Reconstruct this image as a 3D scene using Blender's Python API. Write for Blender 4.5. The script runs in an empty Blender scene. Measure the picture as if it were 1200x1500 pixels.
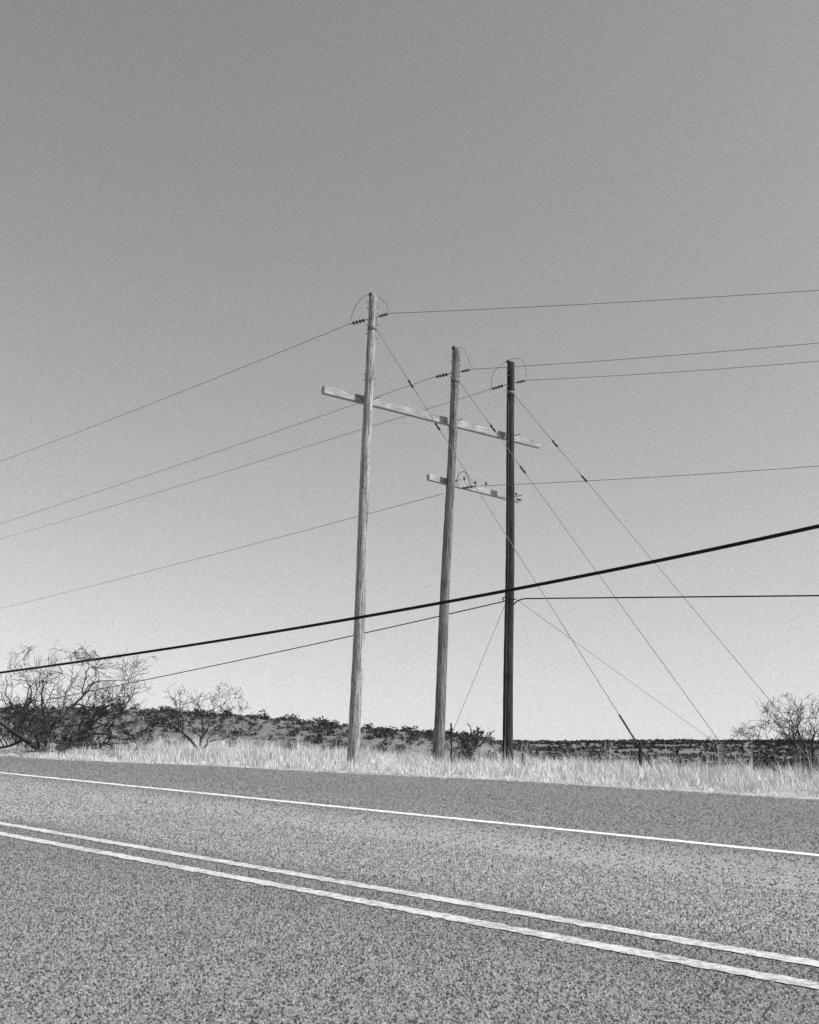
import bpy, math, random
import numpy as np
from mathutils import Vector
random.seed(4); rng=np.random.default_rng(7)
scene=bpy.context.scene

# ------------------------------------------------------------ survey / camera
H=0.85
TH=math.atan(323/1500); RO=math.radians(1.6)
CAM=Vector((0,0,H))
F=Vector((0,math.cos(TH),math.sin(TH))); R0=Vector((1,0,0)); U0=Vector((0,-math.sin(TH),math.cos(TH)))
Rt=R0*math.cos(RO)+U0*math.sin(RO); Up=U0*math.cos(RO)-R0*math.sin(RO)
def ray(px,py): return F*1500+Rt*(px-600)+Up*(750-py)
def P(px,py,Y):
    d=ray(px,py); return CAM+d*(Y/d.y)
def G(px,py,z=0.0):
    d=ray(px,py); return CAM+d*((z-H)/d.z)
cd=bpy.data.cameras.new("camera"); cam=bpy.data.objects.new("camera",cd); scene.collection.objects.link(cam)
cd.sensor_fit='VERTICAL'; cd.sensor_height=24; cd.lens=24; cd.clip_end=20000; cd.clip_start=0.05
from mathutils import Matrix
M=Matrix((Rt,Up,-F)).transposed().to_4x4(); M.translation=CAM
cam.matrix_world=M
scene.camera=cam
try:
    scene.view_settings.view_transform='Standard'; scene.view_settings.look='None'; scene.view_settings.exposure=0
except Exception: pass

# ------------------------------------------------------------ node helpers
def newmat(name):
    m=bpy.data.materials.new(name); m.use_nodes=True
    nt=m.node_tree; b=nt.nodes["Principled BSDF"]; b.inputs["Specular IOR Level"].default_value=0.2
    b.inputs["Roughness"].default_value=0.9
    return m,nt,b
def N(nt,t,**k):
    n=nt.nodes.new(t)
    for a,v in k.items(): setattr(n,a,v)
    return n
def noise(nt,vec,scale,detail=4,rough=0.6):
    n=N(nt,'ShaderNodeTexNoise'); n.inputs['Scale'].default_value=scale; n.inputs['Detail'].default_value=detail
    n.inputs['Roughness'].default_value=rough; nt.links.new(vec,n.inputs['Vector']); return n.outputs['Fac']
def mr(nt,val,a,b,c,d):
    n=N(nt,'ShaderNodeMapRange'); nt.links.new(val,n.inputs[0])
    for i,v in enumerate((a,b,c,d)): n.inputs[i+1].default_value=v
    return n.outputs[0]
def mt(nt,op,a,b):
    n=N(nt,'ShaderNodeMath',operation=op)
    for i,v in enumerate((a,b)):
        if isinstance(v,(int,float)): n.inputs[i].default_value=v
        else: nt.links.new(v,n.inputs[i])
    return n.outputs[0]
def pos(nt,scale=(1,1,1)):
    g=N(nt,'ShaderNodeTexCoord'); m=N(nt,'ShaderNodeMapping'); m.inputs['Scale'].default_value=scale
    nt.links.new(g.outputs['Object'],m.inputs['Vector']); return m.outputs['Vector']
def setcol(nt,b,val):
    nt.links.new(val,b.inputs['Base Color'])
def bump(nt,b,val,st,dist):
    n=N(nt,'ShaderNodeBump'); n.inputs['Strength'].default_value=st; n.inputs['Distance'].default_value=dist
    nt.links.new(val,n.inputs['Height']); nt.links.new(n.outputs[0],b.inputs['Normal'])

def mat_simple(name,lo,hi,scale,rough=0.85,sc=(1,1,1),bs=0.3,bd=0.01):
    m,nt,b=newmat(name); p=pos(nt,sc); n=noise(nt,p,scale,5,0.65)
    setcol(nt,b,mr(nt,n,0.32,0.68,lo,hi)); b.inputs['Roughness'].default_value=rough
    if bs>0: bump(nt,b,n,bs,bd)
    return m
def mat_island(name,lo,hi,scale,nl=.7,nh=1.2):
    m,nt,b=newmat(name); p=pos(nt); n=noise(nt,p,scale,4,0.65)
    g=N(nt,'ShaderNodeNewGeometry')
    setcol(nt,b,mt(nt,'MULTIPLY',mr(nt,g.outputs['Random Per Island'],0,1,lo,hi),mr(nt,n,.36,.6,nl,nh))); return m

# road normal direction (perpendicular to road), road dir
vp=ray(-1036,1027); D=Vector((vp.x,vp.y,0)).normalized(); NR=Vector((-D.y,D.x,0))
if NR.y<0: NR=-NR
def s_of(p): return p.x*NR.x+p.y*NR.y

def lane_factor(nt,p):
    sx=N(nt,'ShaderNodeVectorMath',operation='DOT_PRODUCT'); nt.links.new(p,sx.inputs[0]); sx.inputs[1].default_value=NR
    ramp=N(nt,'ShaderNodeValToRGB'); nt.links.new(mr(nt,sx.outputs['Value'],0,20,0,1),ramp.inputs[0])
    cr=ramp.color_ramp; cr.elements[0].position=0.0; cr.elements[0].color=(.8,.8,.8,1); cr.elements[1].position=1; cr.elements[1].color=(.85,.85,.85,1)
    for q,v in ((0.16,.84),(0.19,.74),(0.215,.74),(0.235,1.08),(0.34,1.14),(0.375,1.02),(0.40,.8),(.55,.74)):
        e=cr.elements.new(q); e.color=(v,v,v,1)
    return ramp.outputs[0]
def asphalt_nodes(nt):
    p=pos(nt)
    fine=noise(nt,p,120,5,0.8)
    mid=noise(nt,p,40,4,0.7)
    big=noise(nt,p,0.7,4,0.6)
    comb=mt(nt,'ADD',mt(nt,'MULTIPLY',fine,0.6),mt(nt,'MULTIPLY',mid,0.4))
    c=mr(nt,comb,0.42,0.58,0.08,0.42)
    return p,comb,mt(nt,'MULTIPLY',c,mr(nt,big,0.3,0.7,0.88,1.12))
m,nt,b=newmat("asphalt")
p,comb,c=asphalt_nodes(nt)
setcol(nt,b,mt(nt,'MULTIPLY',c,lane_factor(nt,p))); bump(nt,b,comb,0.5,0.012)
MAT_ASPH=m
def paint(name,val,wear):
    m,nt,b=newmat(name); p,comb,c=asphalt_nodes(nt)
    w=noise(nt,p,26,6,0.9); w2=noise(nt,p,2.5,3,.6)
    f=mr(nt,mt(nt,'ADD',w,mr(nt,w2,.3,.7,-.06,.06)),wear-0.06,wear+0.07,0.08,1)
    mix=N(nt,'ShaderNodeMix',data_type='RGBA'); nt.links.new(f,mix.inputs[0]); nt.links.new(c,mix.inputs[6]); mix.inputs[7].default_value=(val,val,val,1)
    nt.links.new(mix.outputs[2],b.inputs['Base Color']); bump(nt,b,comb,0.6,0.012); return m
MAT_WHITE=paint("white_road_paint",.80,.42); MAT_YEL=paint("centre_line_paint",.64,.47)
m,nt,b=newmat("aggregate_stone"); g=N(nt,'ShaderNodeNewGeometry')
rp=N(nt,'ShaderNodeValToRGB'); nt.links.new(g.outputs['Random Per Island'],rp.inputs[0]); cr=rp.color_ramp
cr.elements[0].position=0; cr.elements[0].color=(.04,.04,.04,1); cr.elements[1].position=1; cr.elements[1].color=(.42,.42,.42,1)
e=cr.elements.new(.3); e.color=(.09,.09,.09,1); e=cr.elements.new(.55); e.color=(.24,.24,.24,1)
setcol(nt,b,mt(nt,'MULTIPLY',rp.outputs[0],lane_factor(nt,pos(nt)))); MAT_STONE=m

m,nt,b=newmat("dry_ground"); p=pos(nt)
n1=noise(nt,p,0.06,5,.6); n2=noise(nt,p,1.5,6,.75); n3=noise(nt,p,30,4,.7)
c=mt(nt,'MULTIPLY',mr(nt,n2,.3,.7,.22,.46),mr(nt,n1,.3,.7,.6,1.15))
c=mt(nt,'MULTIPLY',c,mr(nt,n3,.3,.7,.75,1.2))
ln=N(nt,'ShaderNodeVectorMath',operation='LENGTH'); nt.links.new(p,ln.inputs[0])
c=mt(nt,'MULTIPLY',c,mr(nt,ln.outputs['Value'],45,110,1.2,.52))   # scrubby soil away from the bleached verge
setcol(nt,b,c); bump(nt,b,n3,.5,.03)
MAT_GROUND=m
MAT_GRASS=mat_island("dry_grass_blades",.38,.92,1.1,.68,1.1)
MAT_FOL=mat_simple("shrub_foliage",.008,.085,1.2,bs=0)
MAT_BARK=mat_simple("bare_bark",.015,.06,14)
MAT_STEEL=mat_simple("galvanised_steel",.08,.16,40,rough=.5,bs=0)
MAT_WIRE=mat_simple("conductor",.08,.12,10,rough=.5,bs=0)
MAT_CABLE=mat_simple("black_cable_sheath",.006,.014,10,rough=.8,bs=0)
MAT_GUY=mat_simple("guy_strand",.16,.26,10,rough=.5,bs=0)
MAT_INS=mat_simple("insulator_porcelain",.03,.08,20,rough=.3,bs=0)
def wood(name,lo,hi):
    m,nt,b=newmat(name)
    a=noise(nt,pos(nt,(1,1,.035)),38,6,.7); a2=noise(nt,pos(nt,(1,1,.3)),3,5,.65); a3=noise(nt,pos(nt,(1,1,.5)),26,4,.8)
    c=mr(nt,a,.38,.60,lo,hi); c=mt(nt,'MULTIPLY',c,mr(nt,a2,.3,.7,.62,1.2)); c=mt(nt,'MULTIPLY',c,mr(nt,a3,.36,.5,.4,1.05))
    setcol(nt,b,c); bump(nt,b,a,.8,.03); return m
MAT_W=[wood("weathered_pole_wood",.10,.50),wood("grey_pole_wood",.05,.27),wood("creosoted_pole_wood",.008,.06)]
def woodarm():
    m,nt,b=newmat("crossarm_wood")
    a=noise(nt,pos(nt,(.06,1,1)),40,6,.7); a2=noise(nt,pos(nt),2,4,.6)
    c=mt(nt,'MULTIPLY',mr(nt,a,.35,.65,.16,.48),mr(nt,a2,.3,.7,.72,1.1)); setcol(nt,b,c); bump(nt,b,a,.6,.01); return m
MAT_ARM=woodarm()

# ------------------------------------------------------------ mesh helpers
def mesh_np(name,V,Q,mat,tris=None,smooth=False):
    V=np.asarray(V,np.float32); me=bpy.data.meshes.new(name)
    me.vertices.add(len(V)); me.vertices.foreach_set("co",V.ravel())
    Q=np.asarray(Q,np.int32) if Q is not None and len(Q) else np.zeros((0,4),np.int32)
    T=np.asarray(tris,np.int32) if tris is not None and len(tris) else np.zeros((0,3),np.int32)
    me.loops.add(Q.size+T.size); me.loops.foreach_set("vertex_index",np.concatenate([Q.ravel(),T.ravel()]))
    me.polygons.add(len(Q)+len(T))
    st=np.concatenate([np.arange(len(Q))*4, Q.size+np.arange(len(T))*3]).astype(np.int32)
    me.polygons.foreach_set("loop_start",st)
    me.update(calc_edges=True)
    me.materials.append(mat)
    if smooth: me.polygons.foreach_set("use_smooth",[True]*len(me.polygons))
    o=bpy.data.objects.new(name,me); scene.collection.objects.link(o); return o
class B:
    def __init__(s): s.v=[];s.f=[];s.m=[];s.mats=[]
    def mi(s,mat):
        if mat not in s.mats: s.mats.append(mat)
        return s.mats.index(mat)
    def tube(s,pts,rad,mat,sides=8,cap=True):
        pts=[Vector(p) for p in pts]; n=len(pts)
        if isinstance(rad,(int,float)): rad=[rad]*n
        mi=s.mi(mat); base=len(s.v); ref=None
        for i,p in enumerate(pts):
            t=(pts[min(i+1,n-1)]-pts[max(i-1,0)])
            if t.length<1e-9: t=Vector((0,0,1))
            t.normalize()
            if ref is None:
                ref=t.cross(Vector((0,0,1)));
                if ref.length<.05: ref=t.cross(Vector((1,0,0)))
            a=(ref-t*ref.dot(t)).normalized(); ref=a; bb=t.cross(a)
            for k in range(sides):
                an=2*math.pi*k/sides; s.v.append(p+(a*math.cos(an)+bb*math.sin(an))*rad[i])
        for i in range(n-1):
            for k in range(sides):
                k2=(k+1)%sides; s.f.append((base+i*sides+k,base+i*sides+k2,base+(i+1)*sides+k2,base+(i+1)*sides+k)); s.m.append(mi)
        if cap:
            s.f.append(tuple(base+k for k in range(sides))[::-1]); s.m.append(mi)
            s.f.append(tuple(base+(n-1)*sides+k for k in range(sides))); s.m.append(mi)
    def box(s,c,ax,ay,az,mat):
        mi=s.mi(mat); b0=len(s.v); c=Vector(c)
        for i in (-1,1):
            for j in (-1,1):
                for k in (-1,1): s.v.append(c+ax*i+ay*j+az*k)
        for f in ((0,1,3,2),(4,6,7,5),(0,4,5,1),(2,3,7,6),(0,2,6,4),(1,5,7,3)):
            s.f.append(tuple(b0+q for q in f)); s.m.append(mi)
    def make(s,name,smooth=False):
        me=bpy.data.meshes.new(name); me.from_pydata([tuple(v) for v in s.v],[],s.f)
        for m in s.mats: me.materials.append(m)
        me.polygons.foreach_set("material_index",s.m)
        if smooth: me.polygons.foreach_set("use_smooth",[True]*len(s.f))
        me.update(); o=bpy.data.objects.new(name,me); scene.collection.objects.link(o); return o

# ------------------------------------------------------------ terrain
EA=([-600,0,75,200,300,400,500,600,700,745,800,2000],[26,24,22,23,17,9,5,1,-7,-22,-40,-44])
EB=([-600,500,700,760,900,1000,1126,1300,2000],[-14,-14,-14,-12,-6,-1,3,5,5])
def sm(a,b,x):
    t=np.clip((x-a)/(b-a),0,1); return t*t*(3-2*t)
def wav(x,y):
    return (np.sin(x*.031+1.3)*np.cos(y*.027)+.6*np.sin(x*.083+y*.051)+.4*np.cos(x*.14-y*.11+2))
def hz(x,y):
    x=np.asarray(x,float); y=np.asarray(y,float)
    yy=np.maximum(y,1.0); u=np.clip(600+1500*x/yy,-600,2000)
    zA=H+np.interp(u,*EA)*220/1500; zB=H+np.interp(u,*EB)*1300/1500
    z=-9+(zA+9)*sm(90,220,y)
    z=z+wav(x,y)*.6*sm(60,140,y)
    tail=np.interp(y,[220,1300],[0,1])
    z=np.where(y>220, zA-5*sm(220,330,y)*(1-sm(330,700,y))+(zB-zA)*tail**1.2+wav(x,y)*.6+2.2*np.sin(x*.012+y*.006)*sm(350,600,y)*(1-sm(1100,1300,y)), z)
    z=np.where(y>1300, zB-(70)*sm(1300,2300,y), z)
    s=x*NR.x+y*NR.y
    drop=np.maximum(sm(27,75,s), sm(42,95,y))
    near=0.05*wav(x*9,y*9)*sm(19,26,s)
    return z*drop+near*(1-drop)
n=420; A=20; T=math.asinh(6000/A); t=np.linspace(-T,T,n); cc=A*np.sinh(t)
X,Y=np.meshgrid(cc,cc,indexing='xy'); Z=hz(X,Y)
V=np.stack([X.ravel(),Y.ravel(),Z.ravel()],1)
i=np.arange(n-1); I,J=np.meshgrid(i,i); a=(J*n+I).ravel(); Q=np.stack([a,a+1,a+n+1,a+n],1)
ground=mesh_np("ground",V,Q,MAT_GROUND,smooth=True)

# ------------------------------------------------------------ road
def rc(s,l,z): q=NR*s+D*l; return (q.x,q.y,z)
e_pts=[G(px,py) for px,py in ((75,1113),(300,1122),(520,1134),(740,1144),(930,1156),(1126,1168))]
el=[p.dot(D) for p in e_pts]; es=[s_of(p) for p in e_pts]
o=np.argsort(el); el=np.array(el)[o]; es=np.array(es)[o]
V=[];Q=[]
cols=[-2.0,0,3,6,9,None]
ls=np.concatenate([[-400,-200,-100],np.arange(-60,60,.25),[100,200,400]])
def edgej(l): return float(np.interp(l,el,es)+.14*math.sin(l*1.7)+.1*math.sin(l*4.3+1)+rng.uniform(-.1,.1))
for l in ls:
    e=edgej(l)
    for c in cols: V.append(rc(e if c is None else c,l,.005))
k=len(cols)
for i in range(len(ls)-1):
    for j in range(k-1): Q.append((i*k+j,i*k+j+1,(i+1)*k+j+1,(i+1)*k+j))
road=mesh_np("road",V,Q,MAT_ASPH)
def stripe(name,s,w,mat):
    V=[];Q=[]
    L=np.concatenate([[-400,-100],np.arange(-40,40,.04),[100,400]])
    for l in L:
        V.append(rc(s-w/2+rng.uniform(-.011,.011),l,.0095)); V.append(rc(s+w/2+rng.uniform(-.011,.011),l,.0095))
    for i in range(len(L)-1): Q.append((2*i,2*i+1,2*i+3,2*i+2))
    o=mesh_np(name,V,Q,mat); o.parent=road
sW=s_of(G(600,1193.5)); sY1=s_of(G(600,1311.5)); sY2=s_of(G(600,1335.5))
stripe("edge_line",sW,.17,MAT_WHITE); stripe("centre_line_a",sY1,.115,MAT_YEL); stripe("centre_line_b",sY2,.115,MAT_YEL); stripe("edge_line_b",.35,.15,MAT_WHITE)
# loose / proud aggregate of the chip-seal surface
def stones(name,n,s0,s1,l0,l1,r0,r1,hk):
    s=rng.uniform(s0,s1,n); l=rng.uniform(l0,l1,n)
    x=NR.x*s+D.x*l; y=NR.y*s+D.y*l
    k=(y>1.5)&(y<45)&(np.abs(x)<.62*y+1.5)
    k&=(s<np.interp(l,el,es)+.1)
    for c in (sW,sY1,sY2): k&=~((np.abs(s-c)<.07)&(rng.uniform(0,1,n)<.82))
    x=x[k];y=y[k];m_=len(x); r=rng.uniform(r0,r1,m_); z0=.004
    an=rng.uniform(0,6.28,m_); V=[]
    for q in range(4):
        aa=an+q*math.pi/2+rng.uniform(-.4,.4,m_); rr=r*rng.uniform(.75,1.2,m_)
        V.append(np.stack([x+np.cos(aa)*rr,y+np.sin(aa)*rr,np.full(m_,z0)],1))
    V.append(np.stack([x+rng.uniform(-.3,.3,m_)*r,y+rng.uniform(-.3,.3,m_)*r,z0+r*hk*rng.uniform(.7,1.3,m_)],1))
    V=np.stack(V,1).reshape(-1,3); i=np.arange(m_)*5
    T=np.concatenate([np.stack([i+q,i+(q+1)%4,i+4],1) for q in range(4)])
    o=mesh_np(name,V,None,MAT_STONE,T); o.parent=road; print(name,m_)
stones("aggregate_a",650000,1.5,6.2,-5,9,.003,.0072,1.15)
stones("aggregate_b",480000,4.5,18,-5,30,.0045,.011,1.15)

# ------------------------------------------------------------ poles
pole_specs=[((517,1118),(547,434),26.0,.158,.112),((642,1112),(668.5,512),27.7,.150,.108),((744,1122),(748.5,532),29.0,.150,.108)]
poles=[]
def discs(b,a,c,nd=4,r=.055):
    a=Vector(a);c=Vector(c); b.tube([a,c],.012,MAT_STEEL,6)
    for i in range(nd):
        t0=.25+.6*i/nd; p=a.lerp(c,t0); q=a.lerp(c,t0+.45/nd)
        b.tube([p,p.lerp(q,.4),q],[.02,r,.025],MAT_INS,10)
hw=[dict(att=(546,466),L=(511,475),R=(572,459),loop=[(514,470),(519,452),(530,437),(543,430),(556,436),(566,446),(569,457)],pin=(543.5,434)),
    dict(att=(667,546),L=(634,553),R=(692,541),loop=[(668,512),(676,509),(684,520),(690,538)],pin=(665,512)),
    dict(att=(748,562),L=(716,571),R=(773,557),loop=[(720,568),(721,550),(731,537),(744,529),(758,525),(768,532),(772,553)],pin=(745,532))]
def sm_pts(pts,k=5):
    out=[]; n=len(pts)
    for i in range(n-1):
        p0=pts[max(i-1,0)];p1=pts[i];p2=pts[i+1];p3=pts[min(i+2,n-1)]
        for j in range(k):
            t=j/k; out.append(.5*((2*p1)+(p2-p0)*t+(2*p0-5*p1+4*p2-p3)*t*t+(3*p1-p0-3*p2+p3)*t**3))
    out.append(pts[-1]); return out
for i,(bp,tp,Yd,rb,rt) in enumerate(pole_specs):
    b=B(); base=P(bp[0],bp[1],Yd); top=P(tp[0],tp[1],Yd)
    ax=(top-base).normalized(); base=base-ax*((base.z+.4)/ax.z)
    n=60; pts=[];rad=[]
    for k in range(n+1):
        t=k/n; q=base.lerp(top,t)+Vector((math.sin(t*7+i*2)*.02*math.sin(t*math.pi),0,0)); pts.append(q)
        rad.append((rb+(rt-rb)*t**.85)*(1+.018*math.sin(k*1.7+i)+rng.uniform(-.012,.012)))
    pts.append(top+ax*.03); rad.append(rt*.75)
    b.tube(pts,rad,MAT_W[i],20)
    h=hw[i]
    pin=P(h['pin'][0],h['pin'][1]-2,Yd-.05)
    b.tube([pin-Vector((0,0,.45)),pin],.018,MAT_STEEL,6)
    b.tube([pin-Vector((0,0,.05)),pin-Vector((0,0,.02)),pin+Vector((0,0,.03)),pin+Vector((0,0,.07))],[.04,.065,.06,.025],MAT_INS,12)
    att=P(*h['att'],Yd); Lp=P(*h['L'],Yd+.45); Rp=P(*h['R'],Yd-.1)
    dl=(Lp-att).normalized(); dr=(Rp-att).normalized()
    discs(b,att+dl*.1,Lp); discs(b,att+dr*.1,Rp)
    lp=[];m_=len(h['loop'])
    for k,q in enumerate(h['loop']): lp.append(P(q[0],q[1],Yd+.35-.5*k/(m_-1)))
    b.tube(sm_pts(lp),.007,MAT_WIRE,5)
    for zz in (.25,.42,.75,.9,1.15,2.3,2.45):
        c=top-ax*zz; b.tube([c-Vector((.15,.19,0)),c+Vector((.15,.19,0))],.014,MAT_STEEL,6)
    c=top-ax*.95; b.tube([c-ax*.05,c+ax*.05],rt*1.1,MAT_STEEL,16)
    gw=[pts[k]+Vector((-.6,-1,0)).normalized()*(rad[k]+.006) for k in range(0,n-3,3)]
    b.tube(gw,.009,MAT_STEEL,4)
    o=b.make("utility_pole"); poles.append((base,top,ax,o))
    for pl in o.data.polygons: pl.use_smooth=True

# ------------------------------------------------------------ crossarms
def arm(name,pa,pc,Yc,pe,hh,tt,braces):
    z=P(*pc,Yc).z; a=G(*pa,z); e=G(*pe,z); d=(e-a); L=d.length; d.normalize()
    me_b=B()
    me_b.box((0,0,0),Vector((L/2,0,0)),Vector((0,tt/2,0)),Vector((0,0,hh/2)),MAT_ARM)
    for px_ in braces:
        q=G(px_,pc[1]+(px_-pc[0])*(pe[1]-pa[1])/(pe[0]-pa[0]),z); x=(q-(a+e)/2).dot(d)
        me_b.box((x,0,0),Vector((.07,0,0)),Vector((0,tt/2+.012,0)),Vector((0,0,hh/2+.012)),MAT_STEEL)
        me_b.tube([(x,-.5,0),(x,.1,0)],.014,MAT_STEEL,6)
    o=me_b.make(name); mid=(a+e)/2
    mw=Matrix((d,Vector((0,0,1)).cross(d),Vector((0,0,1)))).transposed().to_4x4(); mw.translation=mid; o.matrix_world=mw
    bv=o.modifiers.new("bevel",'BEVEL'); bv.width=.008; bv.segments=1
    return a,e,z,o
a1=arm("crossarm",(473,571),(541,588),26.32,(790,652),.205,.14,(541,662,747))
a2=arm("crossarm",(627,699),(658,707),28.0,(760,732.5),.17,.12,(657,746))
b=B(); a,e,z,_=a2
for t,l in ((.38,.16),(.5,.12),(.62,.18),(.97,.1)):
    q=a.lerp(e,t)+Vector((0,0,.085)); b.tube([q,q+Vector((0,0,l))],.01,MAT_STEEL,6); b.tube([q+Vector((0,0,l-.05)),q+Vector((0,0,l)),q+Vector((0,0,l+.05))],[.03,.035,.015],MAT_INS,8)
b.tube(sm_pts([P(668,706,27.8),P(673,694,27.7),P(681,691,27.7),P(686,700,27.7),P(690,712,27.7),P(698,713,27.7)]),.011,MAT_WIRE,5)
q1=P(672,716,27.7);q2=P(697,712,27.6); discs(b,q1,q2,3,.045)
discs(b,P(755,731,28.7),P(765,733,28.6),2,.045)
b.make("neutral_bracket")

# ------------------------------------------------------------ lines
def wire(name,pts,r,mat,sides=6):
    b=B(); b.tube(pts,r,mat,sides); return b.make(name,True)
def line(name,A,Bp,ext,r,mat,sag=0.0,n=40):
    A=Vector(A);Bp=Vector(Bp); C=A+(Bp-A)*ext
    pts=[]
    for i in range(n+1):
        t=i/n; tt=t*ext
        q=A.lerp(C,t); q.z-= sag*4*tt*(1-tt) ; pts.append(q)
    return wire(name,pts,r,mat)
def left_line(pa,pb,Ya):
    A=P(*pa,Ya); d=ray(*pb)
    zb=A.z-0.15; Bp=CAM+d*((zb-H)/d.z); return A,Bp
rw=.0075
for pa,pb,Ya in (((511,475),(75,648),26.45),((634,553),(75,743),28.15),((716,571),(75,768),29.45),((650,723),(75,873),28.1)):
    A,Bp=left_line(pa,pb,Ya); line("power_line",A,Bp,3.0,rw,MAT_WIRE,sag=.04)
for pa,pb,Ya in (((572,459),(1126,430),25.9),((692,541),(1126,509),27.6),((773,557),(1126,535),28.9),((697,712),(1126,688),27.6)):
    A,Bp=left_line(pa,pb,Ya); line("power_line",A,Bp,3.0,rw,MAT_WIRE,sag=.03)
pts=[]
for px in range(-400,1700,40):
    py=963-.1625*(px-160)*1.0-3.75e-5*(px-160)*(px-600)
    iy=.0333+(px-160)*(.0556-.0333)/966
    if iy<.012: continue
    pts.append(P(px,py,1/iy))
wire("communication_cable",pts,.036,MAT_CABLE,8)
pts=[]
for k in range(0,24):
    px=738-k*40; py=881+(738-px)*.2326-2.6e-5*(738-px)*(738-px)
    iy=1/28.9-(738-px)*(1/28.9-1/42)/533
    if iy<.008: break
    pts.append(P(px,py,1/iy))
wire("telephone_cable",pts,.0165,MAT_CABLE)
pts=[P(752,886,28.8),P(758,880,28.7),P(768,877,28.6)]+[P(px,876.5-.010*(px-800),28.5-(px-800)*.012) for px in range(800,1700,60)]
wire("telephone_cable",pts,.019,MAT_CABLE)
wire("telephone_cable",[P(739,881,28.8),P(736,876,28.8),P(741,874,28.8),P(748,877,28.8),P(755,878,28.8)],.02,MAT_CABLE)
def guy(pa,Ya,pb,Yb,ins=(),r=.009,guard=False):
    A=P(*pa,Ya); E=P(*pb,Yb); d=(E-A).normalized()
    g=E.z-float(hz(E.x,E.y)); E=E+d*(g/abs(d.z)) if d.z<0 else E
    b=B(); b.tube([A,E],r,MAT_GUY,6)
    for px in ins:
        t0,t1=0,1
        for _ in range(40):
            tm=(t0+t1)/2; q=A.lerp(E,tm)-CAM; x=600+1500*q.dot(Rt)/q.dot(F)
            if (x-px)*(pb[0]-pa[0])<0: t0=tm
            else: t1=tm
        c=A.lerp(E,tm); b.tube([c-d*.13,c-d*.09,c,c+d*.09,c+d*.13],[.012,.036,.03,.036,.012],MAT_INS,10)
        b.tube([c-d*.32,c-d*.13],.012,MAT_GUY,6); b.tube([c+d*.13,c+d*.32],.012,MAT_GUY,6)
    if guard: b.tube([E-d*.25,E-d*1.75],.026,MAT_INS,8)
    b.tube([E+d*.3,E-d*.25],.016,MAT_STEEL,6)
    b.make("guy_wire",True)
guy((552,483),25.9,(960,1131),26.5,(602,641),guard=1)
guy((672,558),27.6,(1080,1122),28.5,(722,766))
guy((753,578),28.9,(1215,1130),30.5,(813,856))
guy((755,877),28.9,(1062,1098),33,(),.007)
guy((740,886),29.0,(668,1060),31,(),.007)

# ------------------------------------------------------------ fence / marker posts
def post(px,pt,pb,Yd,r,lean=0):
    b=B(); a=P(px,pb,Yd); a.z=-.2; t=P(px+lean,pt,Yd)
    pts=[a.lerp(t,k/8)+Vector((.006*math.sin(k*2.1),0,0)) for k in range(9)]+[t+Vector((0,0,.02))]
    b.tube(pts,[r*(1+.06*math.sin(k*3)) for k in range(9)]+[r*.6],MAT_W[2],9)
    for zz in (.35,.6,.8):
        q=a.lerp(t,zz); b.tube([q-Vector((r+.02,0,0)),q+Vector((r+.02,0,0))],.006,MAT_STEEL,5)
    b.make("fence_post",True)
post(768,1104,1128,26,.05,-2); post(937,1088,1120,25,.04,1); post(662,1060,1110,29.5,.025,-1)

# ------------------------------------------------------------ bare trees
def tree(name,base,hgt,spread,seed,trunks=3,lean=(0,0),r0=.09,kids=(5,5,4,3),rmin=.006,crook=.30,up=.06,maxh=None,dirs=None):
    rd=random.Random(seed); b=B(); levels=len(kids)+1; mh=base.z+(maxh or 99)
    def br(p,d,L,r,lv):
        n=7 if lv<3 else 4; pts=[p.copy()]; rad=[r]; q=p.copy(); dd=d.copy()
        for k in range(n):
            dd=(dd+Vector((rd.gauss(0,crook),rd.gauss(0,crook),rd.gauss(0,crook*.9)+(up if lv>0 else -.06)))).normalized()
            if q.z>mh-.4: dd.z-=.35; dd.normalize()
            q=q+dd*(L/n)
            if q.z<.15: q.z=.15
            pts.append(q.copy()); rad.append(max(r*(1-.68*(k+1)/n),rmin*.7))
        b.tube(pts,rad,MAT_BARK,6 if lv<2 else 3,cap=False)
        if lv<levels-1:
            for c in range(kids[lv]):
                t=rd.uniform(.25,1.0); ii=min(int(t*n),n-1); f=t*n-ii
                o=pts[ii].lerp(pts[ii+1],f); ang=rd.uniform(.5,1.2)
                side=dd.cross(Vector((rd.gauss(0,1),rd.gauss(0,1),rd.gauss(0,1)))).normalized()
                nd=(dd*math.cos(ang)+side*math.sin(ang)); nd.x*=spread; nd.y*=spread; nd.z+=.1; nd.normalize()
                br(o,nd,L*rd.uniform(.42,.72),max(rad[ii]*.62,rmin),lv+1)
    for k in range(trunks):
        if dirs: d=Vector(dirs[k]).normalized()
        else:
            an=2*math.pi*k/trunks+rd.uniform(-.4,.4)
            d=Vector((math.cos(an)*.6*spread+lean[0],math.sin(an)*.5*spread+lean[1],1.0)).normalized()
        br(base+Vector((rd.gauss(0,.06),rd.gauss(0,.06),-.1)),d,hgt*.55,r0,0)
    return b.make(name)
def gp(px,Yd):
    q=P(px,1100,Yd); return Vector((q.x,q.y,float(hz(q.x,q.y))))
tree("mesquite_tree",gp(74,29),4.6,1.15,24,trunks=5,r0=.085,kids=(5,4,4,4),rmin=.0065,maxh=3.2,dirs=[(1.3,.1,.75),(.6,-.3,1),(-.2,.3,1),(.9,.4,1.0),(-1,-.2,.8)])
tree("mesquite_tree",gp(20,32),4.0,1.1,8,trunks=4,r0=.075,kids=(4,4,4,3),maxh=3.5)
tree("mesquite_tree",gp(290,36),3.4,.9,5,trunks=3,lean=(.35,0),r0=.055,kids=(4,4,3,3),rmin=.008,maxh=2.7)
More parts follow.
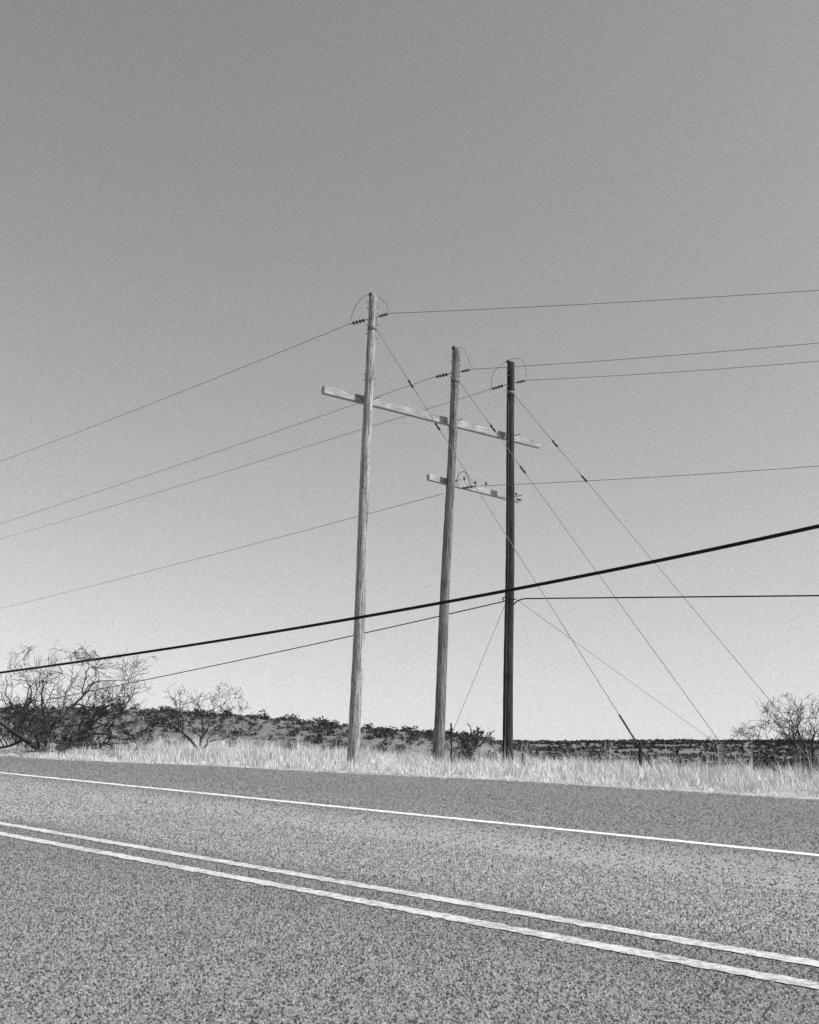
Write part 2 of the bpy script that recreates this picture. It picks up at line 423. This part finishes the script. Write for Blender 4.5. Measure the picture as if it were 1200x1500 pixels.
tree("mesquite_tree",gp(1128,28),2.7,1.0,12,trunks=4,r0=.045,kids=(4,4,4,3),maxh=2.4)
tree("mesquite_tree",gp(1178,29),2.9,1.0,15,trunks=4,r0=.045,kids=(4,4,4,3),maxh=2.6)

# ------------------------------------------------------------ leaf-clump masses
def clumps(name,C,R,nq,qs,mat,flat=.75):
    C=np.asarray(C,float); R=np.asarray(R,float); nS=len(C)
    idx=np.repeat(np.arange(nS),nq); M_=len(idx)
    nl=6; lob=rng.normal(0,1,(nS,nl,3)); lob/=np.linalg.norm(lob,axis=2,keepdims=True); lob*=rng.uniform(.3,.75,(nS,nl,1)); lob[:,:,2]=np.abs(lob[:,:,2])*.9+.1
    li=rng.integers(0,nl,M_); d=rng.normal(0,1,(M_,3)); d/=np.linalg.norm(d,axis=1,keepdims=True)
    rr=rng.uniform(.15,1,(M_,1))**.4*.42
    p=lob[idx,li]+d*rr; p[:,2]=np.maximum(p[:,2],0.02)*flat
    p=C[idx]+p*R[idx][:,None]
    t1=rng.normal(0,1,(M_,3)); t1/=np.linalg.norm(t1,axis=1,keepdims=True)
    t2=np.cross(t1,rng.normal(0,1,(M_,3))); t2/=np.linalg.norm(t2,axis=1,keepdims=True)
    s=(R[idx]*qs*rng.uniform(.6,1.3,M_))[:,None]
    V=np.stack([p-t1*s,p-t2*s*.6,p+t1*s,p+t2*s*.6],1).reshape(-1,3)
    return mesh_np(name,V,np.arange(M_*4).reshape(-1,4),mat)
C=[];R=[]
for px,Yd,r in ((88,33,.75),(118,32,.8),(150,34,.65),(60,34,.9),(20,35,1.0),(178,38,.6),(215,39,.5),(690,30,.4),(715,31,.45),(676,31,.5),(640,33,.45),(620,33,.35),(1108,30,.6),(1088,31,.45),(1135,30,.8),(1175,31,.8),(1062,33,.35),(730,34,.45),(800,36,.4),(560,38,.5),(425,38,.4),(480,40,.45),(250,40,.45),(340,40,.45),(380,40,.4),(860,38,.3)):
    q=gp(px,Yd); C.append((q.x,q.y,q.z)); R.append(r)
clumps("brush",C,R,700,.06,MAT_FOL,1.0)
def scatter(n,y0,y1,u0,u1,th=-.6):
    y=np.sqrt(rng.uniform(y0**2,y1**2,n)); u=rng.uniform(u0,u1,n); x=(u-600)/1500*y
    k=(wav(x*1.3+40,y*1.3)+rng.normal(0,.7,n))>th
    x=x[k];y=y[k]; return np.stack([x,y,hz(x,y)-.1],1)
C=scatter(3100,90,232,-200,820,-.8); R=rng.uniform(.4,1.15,len(C))*rng.choice([.7,1,1.8],len(C),p=[.45,.4,.15])
clumps("hillside_shrubs",C,R,90,.14,MAT_FOL,.95)
C=scatter(3600,230,600,560,1400,-.9); R=rng.uniform(.8,2.0,len(C))
clumps("plain_shrubs",C,R,50,.25,MAT_FOL,.75)
C=scatter(8000,600,1320,500,1400); R=rng.uniform(1.2,2.8,len(C))
clumps("distant_trees",C,R,26,.35,MAT_FOL,.8)

def cholla(px,Yd,h,seed):
    rd=random.Random(seed); b=B(); base=gp(px,Yd)
    def joint(p,d,L,r,lv):
        q=p+d*L; b.tube([p,p.lerp(q,.2),p.lerp(q,.7),q],[r*.6,r,r*.95,r*.4],MAT_FOL,7)
        if lv<5:
            for _ in range(rd.choice((1,2,2,3)) if lv else 3):
                nd=(d+Vector((rd.gauss(0,.7),rd.gauss(0,.5),rd.gauss(.25,.35)))).normalized(); joint(q,nd,L*rd.uniform(.7,1.05),r*.85,lv+1)
    joint(base-Vector((0,0,.05)),Vector((0,0,1)),h*.3,.035,0); b.make("cholla_cactus")
cholla(676,28.6,.95,2); cholla(690,28.9,.9,6)

# ------------------------------------------------------------ verge grass
def grass(name,n,hmin,hmax,w,smin,smax,lmin,lmax,power,leanf=.3,tuft=14):
    l=rng.uniform(lmin,lmax,n); e=np.interp(l,el,es); s=e+smin+(smax-smin)*rng.uniform(0,1,n)**power
    nt=n//tuft; tl=rng.uniform(lmin,lmax,nt); ts=np.interp(tl,el,es)+smin+(smax-smin)*rng.uniform(0,1,nt)**power
    k=rng.integers(0,nt,n); use=rng.uniform(0,1,n)<.85
    l=np.where(use,tl[k]+rng.normal(0,.06,n),l); s=np.where(use,ts[k]+rng.normal(0,.06,n),s)
    th=rng.uniform(.4,1.5,nt)[k]
    x=NR.x*s+D.x*l; y=NR.y*s+D.y*l; z=hz(x,y)
    ff=np.clip((s-np.interp(l,el,es)+.1)/2.6,.12,1)
    h=rng.uniform(hmin,hmax,n)*np.where(use,th,.7)*ff*np.clip(1+.45*wav(x*14,y*14)/1.6,.3,2)
    lean=rng.normal(0,leanf,(n,2))*h[:,None]; ang=rng.uniform(0,math.pi,n); wx=np.cos(ang)*w/2; wy=np.sin(ang)*w/2
    b0=np.stack([x-wx,y-wy,z-.02],1); b1=np.stack([x+wx,y+wy,z-.02],1)
    m0=np.stack([x-wx*.8+lean[:,0]*.35,y-wy*.8+lean[:,1]*.35,z+h*.55],1); m1=np.stack([x+wx*.8+lean[:,0]*.35,y+wy*.8+lean[:,1]*.35,z+h*.55],1)
    tp=np.stack([x+lean[:,0],y+lean[:,1],z+h],1)
    V=np.stack([b0,b1,m1,m0,tp],1).reshape(-1,3); i=np.arange(n)*5
    return mesh_np(name,V,np.stack([i,i+1,i+2,i+3],1),MAT_GRASS,np.stack([i+3,i+2,i+4],1))
g1=grass("verge_grass",210000,.05,.32,.009,-.25,14,-22,48,1.2,.45,22)
g2=grass("verge_grass_stems",12000,.28,.68,.006,1.5,12,-22,48,1.0,.25); g2.parent=g1

# ------------------------------------------------------------ light
SE=math.radians(44); SA=math.radians(107)
sv=Vector((math.sin(SA)*math.cos(SE),math.cos(SA)*math.cos(SE),math.sin(SE)))
sl=bpy.data.lights.new("sun",'SUN'); sl.energy=5.0; sl.angle=math.radians(.53); sl.color=(1,1,1)
so=bpy.data.objects.new("sun",sl); scene.collection.objects.link(so); so.rotation_euler=(sv).to_track_quat('Z','Y').to_euler(); so.location=(20,-20,30)
w=bpy.data.worlds.new("World"); scene.world=w; w.use_nodes=True; nt=w.node_tree; bg=nt.nodes["Background"]
sky=N(nt,'ShaderNodeTexSky',sky_type='NISHITA'); sky.sun_disc=False; sky.sun_elevation=SE; sky.sun_rotation=SA
sky.air_density=1.0; sky.dust_density=1.0; sky.ozone_density=1.0
tc=N(nt,'ShaderNodeTexCoord')
va=N(nt,'ShaderNodeVectorMath',operation='ADD'); nt.links.new(tc.outputs['Generated'],va.inputs[0]); va.inputs[1].default_value=(0,0,.07)
vn=N(nt,'ShaderNodeVectorMath',operation='NORMALIZE'); nt.links.new(va.outputs[0],vn.inputs[0]); nt.links.new(vn.outputs[0],sky.inputs[0])
dp=N(nt,'ShaderNodeVectorMath',operation='DOT_PRODUCT'); nt.links.new(sky.outputs[0],dp.inputs[0]); dp.inputs[1].default_value=(.34,.35,.38)
gr=noise(nt,tc.outputs['Generated'],760,1,.6)
fac=mt(nt,'MULTIPLY',dp.outputs['Value'],mr(nt,gr,.3,.7,.9,1.1))
nt.links.new(fac,bg.inputs['Color']); bg.inputs['Strength'].default_value=.15
